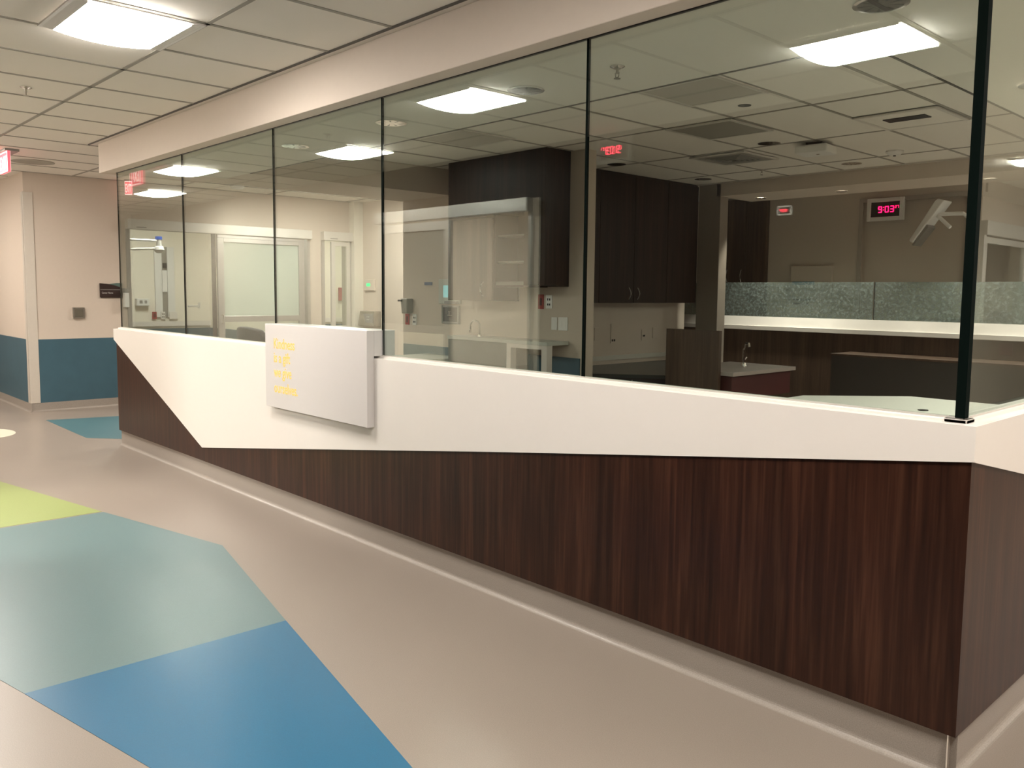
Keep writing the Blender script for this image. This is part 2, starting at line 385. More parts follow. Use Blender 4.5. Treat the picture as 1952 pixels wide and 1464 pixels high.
# patient rooms beyond the left wall
cream = plain('room_paint', (0.84, 0.79, 0.68), 0.7, noise=0.02)
m = MB(); m.box(-13.75, -13.6, 0.09, 7.5, 0, ZC).box(-13.6, XW - .15, 3.55, 3.68, 0, ZC).box(-13.6, XW - .15, 7.4, 7.5, 0, ZC)
m.box(XW - .15, XW, 4.5, 7.5, 0, ZC)
st(m.build('wall_patient_rooms', cream))
st(MB().box(-13.6, -13.588, 0.1, 3.55, 0.1, 0.78).box(-13.58, -10.3, 3.54, 3.55, .1, .78).box(-13.6, -13.588, 3.7, 7.4, 0.1, 0.80).build('trim_14', M['teal']))
st(MB().box(-13.588, -13.565, 0.1, 3.55, 0.82, 0.90).box(-13.588, -13.565, 3.7, 7.4, 0.84, 0.92).build('trim_15', M['white']))

# ------------------------------------------------------------------ floor inlays (thin sheet vinyl)
def inlay(name, pts, mat, z):
    return st(MB().prism(pts, 'z', 0.0, z).build(name, M[mat]))
inlay('floor_inlay_teal', [(-4.87, -0.875), (-3.68, -0.612), (-2.445, -0.87), (-2.445, -1.878), (-3.68, -2.14), (-4.87, -1.88)], 'f_teal', .0012)
inlay('floor_inlay_blue', [(-2.445, -0.87), (0.02, -1.375), (-2.445, -1.878)], 'f_blue', .0012)
inlay('floor_inlay_green', [(-4.89, -0.88), (-4.89, -1.875), (-7.3, -1.375)], 'f_green', .0012)
inlay('floor_inlay_far', [(-9.32, -0.11), (-9.15, 0.60), (-7.4, 0.30), (-7.86, -0.12)], 'f_far', .0012)
inlay('floor_inlay_circle', [(-8.72 + .34 * math.cos(a * math.pi / 24), -0.80 + .26 * math.sin(a * math.pi / 24)) for a in range(48)], 'f_cream', .0012)

# ------------------------------------------------------------------ nurse station front
ns = empty('nurse_station_counter', (-3.6, 0.1, 0))
tag(ns, 'long dark walnut counter with slanted white front, under the glass', 'counter')
def sub(o, p):      # keep world place under an empty
    o.parent = p; o.matrix_parent_inverse = p.matrix_basis.inverted(); return o
ns.matrix_basis = Matrix.Translation((-3.6, 0.1, 0))
sub(MB().box(-7.29, 0.0, 0.0, 0.10, 0.14, 1.06).box(-0.10, 0.0, 0.10, 6.5, 0.14, 1.06).build('walnut_body', M['wood']), ns)
# white front panel (slanting lower edge) wrapping the corner
wp = MB()
wp.prism([(-7.335, 1.07), (-7.335, 0.972), (-5.40, 0.243), (-2.08, 0.694), (0.009, 0.968), (0.009, 1.07)], 'y', -0.009, -0.0005)
wp.prism([(-0.0006, 1.07), (-0.0006, 0.966), (0.46, 0.868), (3.2, 0.29), (6.5, 0.9), (6.5, 1.07)], 'x', 0.0005, 0.009)
sub(wp.build('white_front_panel', M['white']), ns)
ld = MB()
ld.box(-7.334, 0.0, 0.0003, 0.042, 1.0603, 1.0703).box(-0.042, -0.0003, 0.042, 6.5, 1.0603, 1.0703)
ld.box(-7.335, -0.03, 0.030, 0.095, 1.0, 1.081).box(-0.095, -0.030, 0.030, 6.5, 1.0, 1.081)
sub(ld.build('white_ledge', M['white'], bevel=0.003), ns)
ch = MB(); ch.box(-7.30, -0.040, 0.040, 0.044, 1.081, 1.087).box(-7.30, -0.040, 0.056, 0.062, 1.081, 1.087).box(-0.044, -0.040, 0.04, 6.5, 1.081, 1.087).box(-0.062, -0.056, 0.06, 6.5, 1.081, 1.087)
sub(ch.build('glazing_channel', M['aluwhite']), ns)
c1 = cove('station_cove_base', (-7.29, 0.022), (0.0, 0.022), (0, -1), h=0.14, th=0.002, rad=0.024)
c2 = cove('station_cove_base', (-0.022, 0.0), (-0.022, 6.5), (1, 0), h=0.14, th=0.002, rad=0.024)
for c in (c1, c2):
    del c['kind']; sub(c, ns)
sub(MB().box(-7.27, -0.022, 0.022, 0.09, 0, 0.14).box(-0.09, -0.022, 0.09, 6.5, 0, 0.14).build('plinth', M['cove']), ns)
sub(MB().box(-0.0215, -0.0185, -0.0045, -0.0015, 0.002, 0.14).build('cove_seam', plain('pale_weld_seam', (0.62, 0.56, 0.48), 0.5)), ns)

# glass panes
joints = [-7.285, -5.795, -4.298, -3.052, -1.558, -0.050]
names = ['far left end pane of the front glass, where the red exit sign is mirrored',
         'second pane of the front glass from the left end, showing a steel sliding door beyond',
         'narrow pane of the front glass rising above the white lettered sign block',
         'pane of the front glass showing the tall wall cabinet and the gooseneck tap',
         'large pane of the front glass nearest the right corner, showing the dark station interior']
for i in range(5):
    o = empty('glass_partition'); x0, x1 = joints[i] + 0.001, joints[i + 1] - 0.001
    if i == 4: x1 = -0.060
    o.matrix_basis = Matrix.Translation(((x0 + x1) / 2, 0.05, 1.084))
    tag(o, names[i], 'glass panel', 'front glass panes of the nurse station')
    zb = 1.2225 if i == 2 else 1.084
    sub(MB().box(x0 + .005, x1 - (0.006 if i == 4 else .005), 0.0445, 0.0555, zb, ZS).build('pane', M['glass']), o)
    sub(MB().box(x0, x0 + .005, 0.0445, 0.0555, zb, ZS).build('pane_edge', M['edge']), o)
    if i < 4: sub(MB().box(x1 - .005, x1, 0.0445, 0.0555, zb, ZS).build('pane_edge', M['edge']), o)
o = empty('glass_partition'); o.matrix_basis = Matrix.Translation((-0.05, 1.5, 1.084))
tag(o, 'side pane of the station glass, running back from the black-green corner edge', 'glass panel')
sub(MB().box(-0.0555, -0.0445, 0.068, 3.2, 1.084, ZS).build('pane', M['glass']), o)
sub(MB().box(-0.066, -0.0385, 0.0385, 0.068, 1.084, ZS).build('pane_edge', M['edge']), o)
t = MB(); t.box(-7.29, -0.04, 0.042, 0.058, ZS - 0.004, ZS); st(t.build('trim_16', M['black']))

# sign block with the lit words
sg = empty('sign_block'); sg.matrix_basis = Matrix.Translation((-3.65, 0.0, 0.69))
tag(sg, 'white block sign on the counter front with amber words about kindness', 'sign')
bl = MB()
bl.box(-4.245, -3.055, -0.055, -0.0095, 0.69, 1.222).box(-4.245, -3.055, -0.0095, 0.128, 1.0815, 1.222)
sub(bl.build('sign_body', M['signwhite'], bevel=0.002), sg)
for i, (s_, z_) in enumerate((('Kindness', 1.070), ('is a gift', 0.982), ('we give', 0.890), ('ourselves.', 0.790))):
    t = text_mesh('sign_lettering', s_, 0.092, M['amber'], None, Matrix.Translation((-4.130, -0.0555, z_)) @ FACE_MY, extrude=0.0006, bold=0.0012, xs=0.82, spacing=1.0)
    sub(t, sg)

# ------------------------------------------------------------------ ceiling lamps
def troffer(x0, y0, label, lens='lamp', z=ZC, sz=0.60):
    e = empty('ceiling_light'); cx, cy = x0 + .305, y0 + .305; h = sz / 2
    e.location = (cx, cy, z - .012)
    tag(e, label, 'ceiling light')
    MB().frame(-h, h, -h, h, 0.016, -0.003, 0.006, axis='z').build('frame', M['metalwhite'], e)
    # sloped side wings
    wg = MB(); w2 = MB()
    wg.prism([(-h + .016, -0.002), (-.235, -0.010), (-.235, .006), (-h + .016, .006)], 'x', -h + .016, h - .016)
    w2.prism([(h - .016, -0.002), (.235, -0.010), (.235, .006), (h - .016, .006)], 'x', -h + .016, h - .016)
    wg.build('reflector_wing', M['metalwhite'], e); w2.build('reflector_wing', M['metalwhite'], e)
    ln = MB(); pts = []
    for k in range(9):
        a = -1 + k / 4; pts.append((a * .235, -0.010 - 0.022 * (1 - a * a)))
    ln.prism(pts + [(.235, -.004), (-.235, -.004)], 'x', -h + .02, h - .02)
    ln.build('lens', M[lens], e)
    return e
troffer(OX, -1.38, 'bright square troffer light in the corridor ceiling, top left', 'lampsoft')
troffer(-1.53, -1.99, 'troffer light overhead, mirrored as the largest bright panel at the upper right')
troffer(-6.41, -1.99, 'troffer light outside the picture, mirrored in the narrow pane above the sign')
troffer(-8.85, -1.38, 'troffer light mirrored at the top of the two far left panes')
troffer(-11.29, -1.99, 'farthest corridor troffer light, mirrored lowest at the left end of the glass')
troffer(0.91, -1.38, 'troffer light behind the camera at the right end of the front corridor')
for x, y, l in ((1.2, 1.2, 'troffer light over the side corridor, right of the station'),
                (1.2, 6.2, 'troffer light far down the side corridor, right of the station'),
                (-0.7, 8.1, 'added fill troffer over the back corridor, outside the picture past the right edge'),  # out-of-view lamp added to brighten the right-hand wall
                (-9.0, 2.9, 'partly hidden troffer light in the left corridor beside the pale column')):
    troffer(x, y, l)
troffer(-12.2, 1.9, 'troffer light in the patient room seen through the open sliding door', 'roomlamp')
troffer(-12.4, 5.0, 'troffer light in the patient room behind the narrow second door', 'roomlamp')
troffer(-6.0, -4.8, 'troffer light in the room across the corridor, behind the viewer', 'opplamp')

# unlit square fixtures in the dark station ceiling
def dead_fixture(x, y, label, grill=False, sx=.6, sy=.6, panel='greymetal'):
    e = empty('ceiling_panel'); e.location = (x, y, ZC - .014)
    MB().frame(-sx / 2, sx / 2, -sy / 2, sy / 2, .03, -.004, .006, axis='z').build('frame', M['aluwhite'], e)
    MB().box(-sx / 2 + .03, sx / 2 - .03, -sy / 2 + .03, sy / 2 - .03, -.001, .006).build('panel', M[panel], e)
    if grill:
        gm = MB()
        for k in range(5):
            q = .05 + k * .035
            gm.frame(-q, q, -q, q, .012, -.018 + k * .003, -.001, axis='z')
        gm.build('louvre', M['grey'], e)
    return e
tag(dead_fixture(-2.40, 2.05, '', panel='unlit'), 'unlit grey ceiling fixture nearest the front glass, left of the mirrored lamp', 'ceiling light')
tag(dead_fixture(-4.80, 2.06, '', panel='unlit'), 'unlit ceiling fixture just above the left part of the tall cabinet', 'ceiling light')
tag(dead_fixture(-3.04, 3.20, ''), 'plain grey square ceiling panel in the middle of the dark station', 'ceiling panel')
tag(dead_fixture(-3.73, 4.48, '', True), 'square louvred air diffuser deep in the station ceiling', 'air vent')
v = dead_fixture(-1.80, 3.80, '', False, .6, .6, 'tile'); gm = MB()
for k in range(6): gm.box(-.15, .15, -.13 + k * .022, -.12 + k * .022, -.008, 0)
gm.build('louvre', M['black'], v)
tag(v, 'ceiling vent with a small dark grille, right of the projector', 'air vent')

# downlights
def can(x, y, z, label, lit=False, rad=.082, group=None, spread=2.3):
    e = empty('downlight'); e.location = (x, y, z - (.002 if z == ZS else 0))
    MB().lathe([(rad, -.002), (rad + .014, -.002), (rad + .014, -.005), (rad, -.006)]).build('trim_ring', M['chrome'], e, smooth=False)
    if lit:
        MB().lathe([(0, -.006), (rad * .98, -.005), (rad * .98, -.002), (0, -.002)]).build('lens', M['canlit'], e)
        ld_ = bpy.data.lights.new('can_beam', 'SPOT'); ld_.energy = lit; ld_.spot_size = spread; ld_.spot_blend = .6; ld_.shadow_soft_size = .07; ld_.color = (1, .90, .78)
        lo_ = bpy.data.objects.new('can_beam', ld_); COL.objects.link(lo_); lo_.location = (0, 0, -.02); lo_.parent = e
    else:
        MB().lathe([(0, -.001), (rad, -.001), (rad, -.003), (0, -.0035)]).build('cup', M['aluwhite'], e)
        mb = MB()
        for k in range(9):
            a = k * 2 * math.pi / 9; c_, s_ = math.cos(a), math.sin(a)
            mb.prism([(c_ * .03, s_ * .03), (c_ * rad * .95 - s_ * .008, s_ * rad * .95 + c_ * .008), (c_ * rad * .95 + s_ * .008, s_ * rad * .95 - c_ * .008)], 'z', -.006, -.002)
        mb.build('reflector', M['chrome'], e)
    tag(e, label, 'downlight', group); return e
G = 'round downlights in the station ceiling'
can(-0.54, .465, ZS, 'unlit chrome downlight at the top edge, above the largest mirrored lamp', group=G)
can(-2.37, .465, ZS, 'unlit chrome downlight in the soffit, right of the lamp mirrored in the fourth pane', group=G)
can(-3.575, .465, ZS, 'unlit chrome downlight in the soffit just right of the joint beside the narrow pane', group=G)
can(-4.78, .465, ZS, 'unlit chrome downlight in the soffit seen in the narrow pane above the sign', group=G)
can(-3.09, 4.03, ZC, 'unlit downlight between the plain ceiling panel and the projector', group=G)
can(-3.09, 5.57, ZC, 'unlit downlight farthest right, by the back soffit below the smoke detector', group=G)
can(-4.82, 4.05, ZC, 'unlit downlight directly under the mirrored red clock digits', group=G)
can(-4.81, 5.54, ZC, 'unlit downlight at the far right end of the dark wall cabinets', group=G)
can(-0.49, 2.12, ZS, 'lit round downlight seen through the side pane at the upper right', 50, group=G)
for yy, ll in ((3.4, 'first'), (4.7, 'second'), (6.0, 'third')):  # extra soffit lamps added out of view to lift the station interior
    can(-0.49, yy, ZS, 'added fill downlight outside the picture, %s behind the one in the side pane' % ll, 50, group=G)
can(-8.45, 2.05, ZC, 'small lit round downlight in the left corridor ceiling, seen through the narrow pane', 22, group=G)
can(-8.9, 6.2, ZC, 'added fill downlight hidden behind the nook wall', 40, group=G)  # unseen lamp, added for fill
for xx, ll in ((-4.6, 'leftmost'), (-3.6, 'second'), (-2.1, 'third'), (-1.0, 'rightmost')):  # unseen downlights added to brighten the far counter
    can(xx, 6.42, 2.59, '%s added fill downlight under the back soffit, brightening the white transaction counter' % ll, 42, rad=.05, spread=1.5, group=G)

def sprinkler(x, y, z, label):
    e = empty('fire_sprinkler'); e.location = (x, y, z - (.0015 if z == ZS else 0))
    MB().lathe([(0, -.001), (.035, -.001), (.035, -.004), (.02, -.012), (0, -.012)], n=20).build('escutcheon', M['chrome'], e)
    MB().tube([(0, 0, -.012), (0, 0, -.035)], .007).tube([(-.011, 0, -.030), (-.009, 0, -.047), (0, 0, -.055)], .0025, 6).tube([(.011, 0, -.030), (.009, 0, -.047), (0, 0, -.055)], .0025, 6).build('frame', M['steel'], e)
    MB().lathe([(0, -.055), (.016, -.055), (.016, -.058), (0, -.058)], n=16).build('deflector', M['steel'], e)
    tag(e, label, 'sprinkler'); return e
sprinkler(-5.52, -1.07, ZC, 'fire sprinkler in the corridor ceiling at the upper left, below the bright troffer')
sprinkler(-1.745, .448, ZS, 'fire sprinkler hanging from the station soffit at the top of the large right pane')
sprinkler(-3.95, 5.35, ZC, 'small fire sprinkler by the back soffit, between two downlights')
sp = tag(MB().lathe([(0, -.001), (.20, -.001), (.20, -.006), (.17, -.010), (0, -.010)], n=40).build('ceiling_speaker', plain('speaker_grille', (0.38, 0.35, 0.3), .7), loc=(-9.17, -.17, ZC)), 'flat round ceiling speaker grille beside the exit sign, far left', 'speaker')
tag(MB().lathe([(0, -.001), (.045, -.001), (.045, -.004), (0, -.004)], n=20).build('ceiling_sensor', M['black'], loc=(-2.45, 2.62, ZC)), 'small dark round ceiling sensor between the unlit fixtures', 'sensor')
e = empty('smoke_detector'); e.location = (-2.49, 5.15, ZC); tag(e, 'white domed smoke detector right of the projector, near the back soffit', 'smoke detector')
MB().lathe([(0, -.001), (.075, -.001), (.075, -.012), (.05, -.035), (0, -.04)], n=24).build('dome', M['metalwhite'], e, smooth=False)
MB().lathe([(0, -.04), (.012, -.04), (.012, -.046), (0, -.047)], n=12).build('sensor', M['black'], e)
e = empty('smoke_detector'); e.location = (-9.5, 2.2, ZC); tag(e, 'white smoke detector in the left corridor ceiling, above the steel sliding door', 'smoke detector')
MB().lathe([(0, -.001), (.09, -.001), (.09, -.012), (.06, -.04), (0, -.045)], n=24).build('dome', M['metalwhite'], e)
# ceiling projector-like wireless unit
e = empty('ceiling_projector'); e.location = (-2.79, 4.28, ZC); e.rotation_euler = (0, 0, .1)
tag(e, 'white boxy unit hung from the station ceiling beside the downlight', 'projector')
MB().box(-.14, .14, -.12, .12, -.10, -.03).build('body', M['metalwhite'], e, bevel=.015)
MB().box(-.07, .07, -.05, .05, -.03, -.001).tube([(-.10, .05, -.028), (-.03, .07, -.012), (.06, .04, -.026)], .007, 6).build('mount', M['black'], e)
MB().lathe([(0, 0), (.014, 0), (.014, .004), (0, .004)], n=12).build('lens', M['chrome'], e, loc=(.03, -.02, -.106))

# ------------------------------------------------------------------ exit signs
def exit_sign(x, y, label):
    e = empty('exit_sign'); e.location = (x, y, ZC); tag(e, label, 'exit sign')
    MB().box(-.165, .165, -.03, .09, -.022, -.001).build('canopy', M['grey'], e)
    MB().box(-.165, .165, -.012, .012, -.215, -.022).build('edge_lit_plate', M['exitred'], e)
    for q in (-.0136, .0122):
        MB().frame(-.165, .165, -.215, -.024, .012, q, q + .0014).build('plate_border', M['exitwhite'], e)
    text_mesh('lettering', 'EXIT', .17, M['exitwhite'], e, Matrix.Translation((-.135, -.0128, -.182)) @ FACE_MY, extrude=.0008, bold=.002, xs=.76)
    text_mesh('lettering', 'EXIT', .17, M['exitwhite'], e, Matrix.Translation((.135, .0128, -.182)) @ FACE_PY, extrude=.0008, bold=.002, xs=.76)
    return e
exit_sign(-8.55, -.56, 'red lit EXIT sign hanging from the corridor ceiling at the far left')
e2 = exit_sign(-9.9, 1.02, 'small red EXIT sign seen through the left end of the glass')
e2.rotation_euler = (0, 0, .9); e2.scale = (.25, .8, .85)

# ------------------------------------------------------------------ things on the left wall
e = empty('room_sign'); e.matrix_basis = Matrix.Translation((XW, .845, 1.42))
tag(e, 'dark brown room sign with a green wave corner on the far left wall', 'sign')
MB().prism([(-.13, -.085), (-.12, -.095), (.125, -.095), (.125, .03), (.04, .055), (-.02, .07), (-.13, .08)], 'x', .001, .014).build('plaque', M['darkbrown'], e)
MB().prism([(-.02, .071), (.04, .056), (.125, .031), (.125, .085), (.07, .086)], 'x', .001, .013).build('green_wave', M['tealsign'], e)
MB().box(.014, .0155, -.125, .125, .0, .006).build('divider_line', M['grey'], e)
text_mesh('lettering', 'Center Nurse', .03, M['text'], e, Matrix.Translation((.0148, -.11, -.045)) @ FACE_PX, extrude=.0005, xs=.75)
e = empty('door_button'); e.matrix_basis = Matrix.Translation((XW, .47, 1.145))
tag(e, 'square stainless push plate on the left wall above the teal panel', 'switch')
MB().box(.001, .03, -.065, .065, -.065, .065).build('backbox', M['steel'], e, bevel=.004)
MB().box(.03, .036, -.045, .045, -.045, .045).build('push_plate', plain('worn_push_plate', (.2, .18, .14), .4, metal=.6), e, bevel=.003)
e = empty('soap_dispenser'); e.matrix_basis = Matrix.Translation((XW, 1.002, 1.33))
tag(e, 'tall white hand sanitiser dispenser just right of the room sign, behind the glass edge', 'dispenser')
MB().box(.001, .09, -.025, .025, -.12, .06).build('body', M['metalwhite'], e, bevel=.008)
MB().box(.001, .095, -.027, .025, .06, .11).build('cap', M['grey'], e, bevel=.006)

# ------------------------------------------------------------------ sliding door 1 (far left wall)
def slider(name, label, y0, y1, z1, leaf0, leaf1, x=XW):
    e = empty(name); e.matrix_basis = Matrix.Translation((x, (y0 + y1) / 2, 0)); tag(e, label, 'door')
    hd = MB().box(x - .02, x + .10, y0, y1, 2.165, 2.29)
    sub(hd.build('header', M['aluwhite'], bevel=.004), e)
    sub(MB().box(x + .1, x + .101, y0 + .10, y0 + .22, 2.185, 2.197).build('maker_plate', M['grey']), e)
    jm = MB().box(x - .15, x + .03, y0, y0 + .045, 0, 2.165).box(x - .15, x + .03, y1 - .045, y1, 0, 2.165)
    sub(jm.build('jamb', M['alu']), e)
    if leaf1 > leaf0:
        lf = empty('leaf'); lf.matrix_basis = Matrix.Translation((x, (leaf0 + leaf1) / 2, 0)); 
        lm = MB().frame(leaf0, leaf1, .03, 2.15, .085, x + .02, x + .065, axis='x', tb=.25).box(x + .02, x + .065, leaf0 + .085, leaf1 - .085, 1.01, 1.09)
        lm.box(x + .02, x + .07, leaf0, leaf1, 2.12, 2.165)
        lo = sub(lm.build('leaf_frame', M['alu'], bevel=.003), e)
        bpy.data.objects.remove(lf)
        g1 = MB().box(x + .037, x + .045, leaf0 + .085, leaf1 - .085, 1.09, 2.065).build('upper_glass', M['frost']); sub(g1, lo)
        g2 = MB().box(x + .037, x + .045, leaf0 + .085, leaf1 - .085, .28, 1.01).build('lower_glass', M['doorglass']); sub(g2, lo)
        h_ = MB().tube([(x + .065, leaf0 + .04, 1.10), (x + .11, leaf0 + .04, 1.11), (x + .11, leaf0 + .04, 1.0), (x + .065, leaf0 + .04, .99)], .009, 8).build('handle', M['chrome']); sub(h_, lo)
    return e
s1 = slider('sliding_door', 'wide silver sliding door with frosted upper glass, standing open on the far left wall', 1.03, 3.53, 2.17, 2.16, 3.42)
sub(MB().box(XW + .005, XW + .03, 2.10, 2.15, 0, 2.165).build('dark_edge_strip', plain('dark_door_seal', (.08, .055, .045), .6)), s1)
s2 = slider('sliding_door', 'narrow silver sliding door beside the pale column on the far left wall', 3.72, 4.20, 2.17, 0, 0)
sub(MB().frame(3.86, 4.17, .03, 2.15, .06, XW + .02, XW + .06, axis='x', tb=.9).build('leaf_frame', M['aluwhite']), s2)
sub(MB().box(XW + .035, XW + .043, 3.92, 4.11, .93, 2.09).build('glass', M['doorglass']), s2)

# patient room contents
e = empty('headwall_panel'); e.matrix_basis = Matrix.Translation((-13.6, 2.78, .97)); tag(e, 'tall white wall track panel inside the lit patient room', 'wall panel')
MB().box(.001, .04, -.16, -.045, 0, 1.17).build('white_rail', M['metalwhite'], e, bevel=.004); MB().box(.001, .04, .045, .16, 0, 1.17).build('white_rail', M['metalwhite'], e, bevel=.004)
MB().box(.001, .02, -.045, .045, 0, 1.17).build('grey_channel', M['greymetal'], e)
MB().box(.02, .035, -.04, .04, .42, .78).build('cover_plate', M['metalwhite'], e)
MB().box(.02, .07, -.025, .025, .82, .90).build('bracket', M['black'], e)
e = empty('exam_light_arm'); e.matrix_basis = Matrix.Translation((-11.9, 1.75, 2.13)); tag(e, 'white jointed exam light arm reaching across the open patient room doorway', 'medical arm')
MB().tube([(0, -1.2, .01), (0, .34, .01)], .018).tube([(0, -1.2, -.20), (0, .34, -.10)], .018).build('boom', M['metalwhite'], e)
MB().tube([(0, .34, .03), (0, .34, -.10)], [.035, .04], 14).lathe([(0, -.17), (.05, -.16), (.075, -.12), (.06, -.07), (0, -.05)], (0, .34, 0), 18).build('knuckle', M['metalwhite'], e)
MB().box(-.035, .035, .30, .375, .03, .075).build('blue_cap', M['bluecap'], e)
e = empty('monitor_bracket'); e.matrix_basis = Matrix.Translation((-10.6, 2.1, 1.21)); tag(e, 'small white wall bracket arm near the dark door edge in the patient room', 'bracket')
MB().tube([(0, -.12, 0), (0, .03, 0)], .014).tube([(0, .03, .05), (0, .03, -.03)], .018).build('arm', M['metalwhite'], e)
def plate(name, pos, axis, wdt, hgt, label, cat, mat='metalwhite', slots=None, th=.008, slotmat='black'):
    e = empty(name); e.location = pos; tag(e, label, cat)
    if axis == 'x': MB().box(.0005, th, -wdt / 2, wdt / 2, -hgt / 2, hgt / 2).build('cover', M[mat], e, bevel=.002)
    else: MB().box(-wdt / 2, wdt / 2, -th, -.0005, -hgt / 2, hgt / 2).build('cover', M[mat], e, bevel=.002)
    if slots:
        for a, b, c, d_ in slots:
            sb = MB()
            if axis == 'x': sb.box(th, th + .002, a, b, c, d_)
            else: sb.box(a, b, -th - .002, -th, c, d_)
            sb.build('socket', M[slotmat], e)
    return e
SL = [(-.02, -.006, .012, .034), (.006, .02, .012, .034), (-.02, -.004, -.035, -.015), (.004, .02, -.035, -.015)]
plate('outlet', (-13.56, 2.59, 1.0), 'x', .07, .12, 'red outlet on the patient room wall, left of the white track panel foot', 'outlet', 'red', [(-.015, .015, -.03, .03)], slotmat='maroon', th=.02)
plate('outlet', (-13.56, 2.73, 1.0), 'x', .07, .12, 'white outlet under the white track panel', 'outlet', 'white', SL, th=.02)
plate('outlet', (-13.56, 2.90, 1.0), 'x', .13, .12, 'double white outlet right under the white track panel', 'outlet', 'white', th=.02)
e = empty('glove_box_holder'); e.location = (-13.6, 2.40, 1.22); tag(e, 'white glove box holder on the patient room wall above the red outlet', 'holder')
MB().box(.001, .10, -.10, .10, -.06, .06).build('holder', M['metalwhite'], e, bevel=.008)
MB().box(.10, .102, -.06, -.01, -.02, .03).build('slot', M['grey'], e); MB().box(.10, .102, .02, .06, -.02, .03).build('slot', M['grey'], e)
plate('outlet', (-13.56, 6.15, 1.38), 'x', .14, .25, 'red box on the bright wall behind the narrow second door', 'alarm box', 'red', th=.03)
e = empty('infusion_pole'); e.location = (-12.9, 4.7, 0); tag(e, 'white pump pole in the bright patient room behind the narrow second door', 'pole')
MB().tube([(0, 0, .05), (0, 0, 1.75)], .014).build('pole', M['grey'], e); MB().box(-.05, .05, -.06, .06, 1.2, 1.4).build('pump', M['metalwhite'], e, bevel=.01)
bs = MB()
for k in range(4): a = k * math.pi / 2 + .4; bs.tube([(0, 0, .06), (.25 * math.cos(a), .25 * math.sin(a), .02)], .012, 6)
bs.build('base', M['grey'], e)

# nook wall: thermostat and glove dispenser
e = empty('thermostat'); e.location = (-9.77, 4.35, 1.53); tag(e, 'white wall controller with a green lit display, right of the pale column', 'thermostat')
MB().box(-.14, .14, -.03, -.0005, -.08, .08).build('case', M['wall'], e, bevel=.006)
MB().box(-.065, .03, -.032, -.030, -.018, .028).build('display', M['greenled'], e)
e = empty('towel_dispenser'); e.location = (-9.70, 4.35, 1.03); tag(e, 'grey steel wall dispenser left of the glass joint, under the green display', 'dispenser')
MB().prism([(-.24, -.10), (.2, -.10), (.2, .12), (-.18, .12)], 'y', -.12, -.0005).build('body', M['steel'], e, bevel=.008)
MB().prism([(-.08, .08), (.17, .08), (.17, -.05), (-.02, -.05)], 'y', -.124, -.12).build('window', M['grey'], e)
for bx_ in (.02, .06):
    for bz_ in (-.01, .03): MB().box(bx_, bx_ + .01, -.127, -.124, bz_, bz_ + .015).build('button', M['metalwhite'], e)

# black chair back inside the station at left
e = empty('office_chair'); e.location = (-7.42, 1.30, 0); e.rotation_euler = (0, 0, -.1); e.scale = (1.1, 1, 1.06)
tag(e, 'black upholstered chair behind the counter, left of the white sign block', 'chair')
bk = MB(); n_ = 10
cols = []
for k in range(n_ + 1):
    u = -1 + 2 * k / n_; yy = .07 * u * u; ht = 1.0 - .03 * u * u - (.05 if abs(u) > .95 else 0)
    cols.append([bk.bm.verts.new((u * .33, yy - .03, .62)), bk.bm.verts.new((u * .35, yy - .03, ht)), bk.bm.verts.new((u * .35, yy + .03, ht)), bk.bm.verts.new((u * .33, yy + .03, .62))])
for a, b in zip(cols, cols[1:]):
    for i in range(4): bk.bm.faces.new((a[i], a[(i + 1) % 4], b[(i + 1) % 4], b[i]))
bk.bm.faces.new(cols[0]); bk.bm.faces.new(cols[-1][::-1])
bk.build('backrest', M['chair'], e, bevel=.015)
MB().prism([(-.27, -.5), (.27, -.5), (.3, -.05), (-.3, -.05)], 'z', .44, .53).build('seat', M['chair'], e, bevel=.03)
MB().tube([(0, -.25, .44), (0, -.25, .10)], .028).build('gas_lift', M['grey'], e)
bs = MB()
for k in range(5): a = k * 2 * math.pi / 5; bs.tube([(0, -.25, .10), (.28 * math.cos(a), -.25 + .28 * math.sin(a), .055)], [.022, .014], 8)
bs.build('base', M['black'], e)
for k in range(5):
    a = k * 2 * math.pi / 5
    MB().tube([(-.012, 0, .027), (.012, 0, .027)], .027, 12).build('caster', M['black'], e, loc=(.28 * math.cos(a), -.25 + .28 * math.sin(a), 0))
MB().tube([(0, -.08, .5), (0, .02, .75)], .02).build('back_post', M['black'], e)

# ------------------------------------------------------------------ back wall cabinet with shelves and door
e = empty('wall_cabinet'); e.matrix_basis = Matrix.Translation((-5.3, 3.0, 1.355))
tag(e, 'tall dark wall cabinet with reflection-lightened door and open shelves, above the gooseneck tap', 'cabinet')
XA, XB, YF, YB = -6.03, -4.62, 2.85, 3.168
cb = MB()
cb.box(XA, XB, YF, YB, 2.19, ZC - .002)                       # upper plain box
cb.box(XA, XA + .02, YF, YB, 1.355, 2.19).box(XA + .02, XB, YB - .02, YB, 1.5, 2.19)
cb.box(-5.32, -5.30, YF, YB, 1.51, 2.19).box(-4.90, XB, YF, YB, 1.51, 2.19)
cb.box(XA + .02, -5.30, YB - .02, YB, 1.355, 1.5).box(-5.32, -4.9, YF, YB, 1.49, 1.51)
sub(cb.build('carcass', M['wood2']), e)
sub(MB().box(XA + .02, XA + .09, YF - .004, YF + .02, 1.36, 2.19).box(XA + .09, -5.32, YF - .004, YF + .02, 2.16, 2.19).build('face_frame', M['wood2']), e)
dr = sub(MB().box(XA + .10, -5.325, YF - .018, YF, 1.357, 2.155).build('door', M['cabdoor'], bevel=.002), e)
hp = [(-5.45 - .022 * math.sin(k * math.pi / 8), YF - .018 - .028 * math.sin(k * math.pi / 8), 1.40 + .016 * k * 1.1) for k in range(9)]
sub(MB().tube(hp, .005, 8).build('handle', M['chrome']), dr)
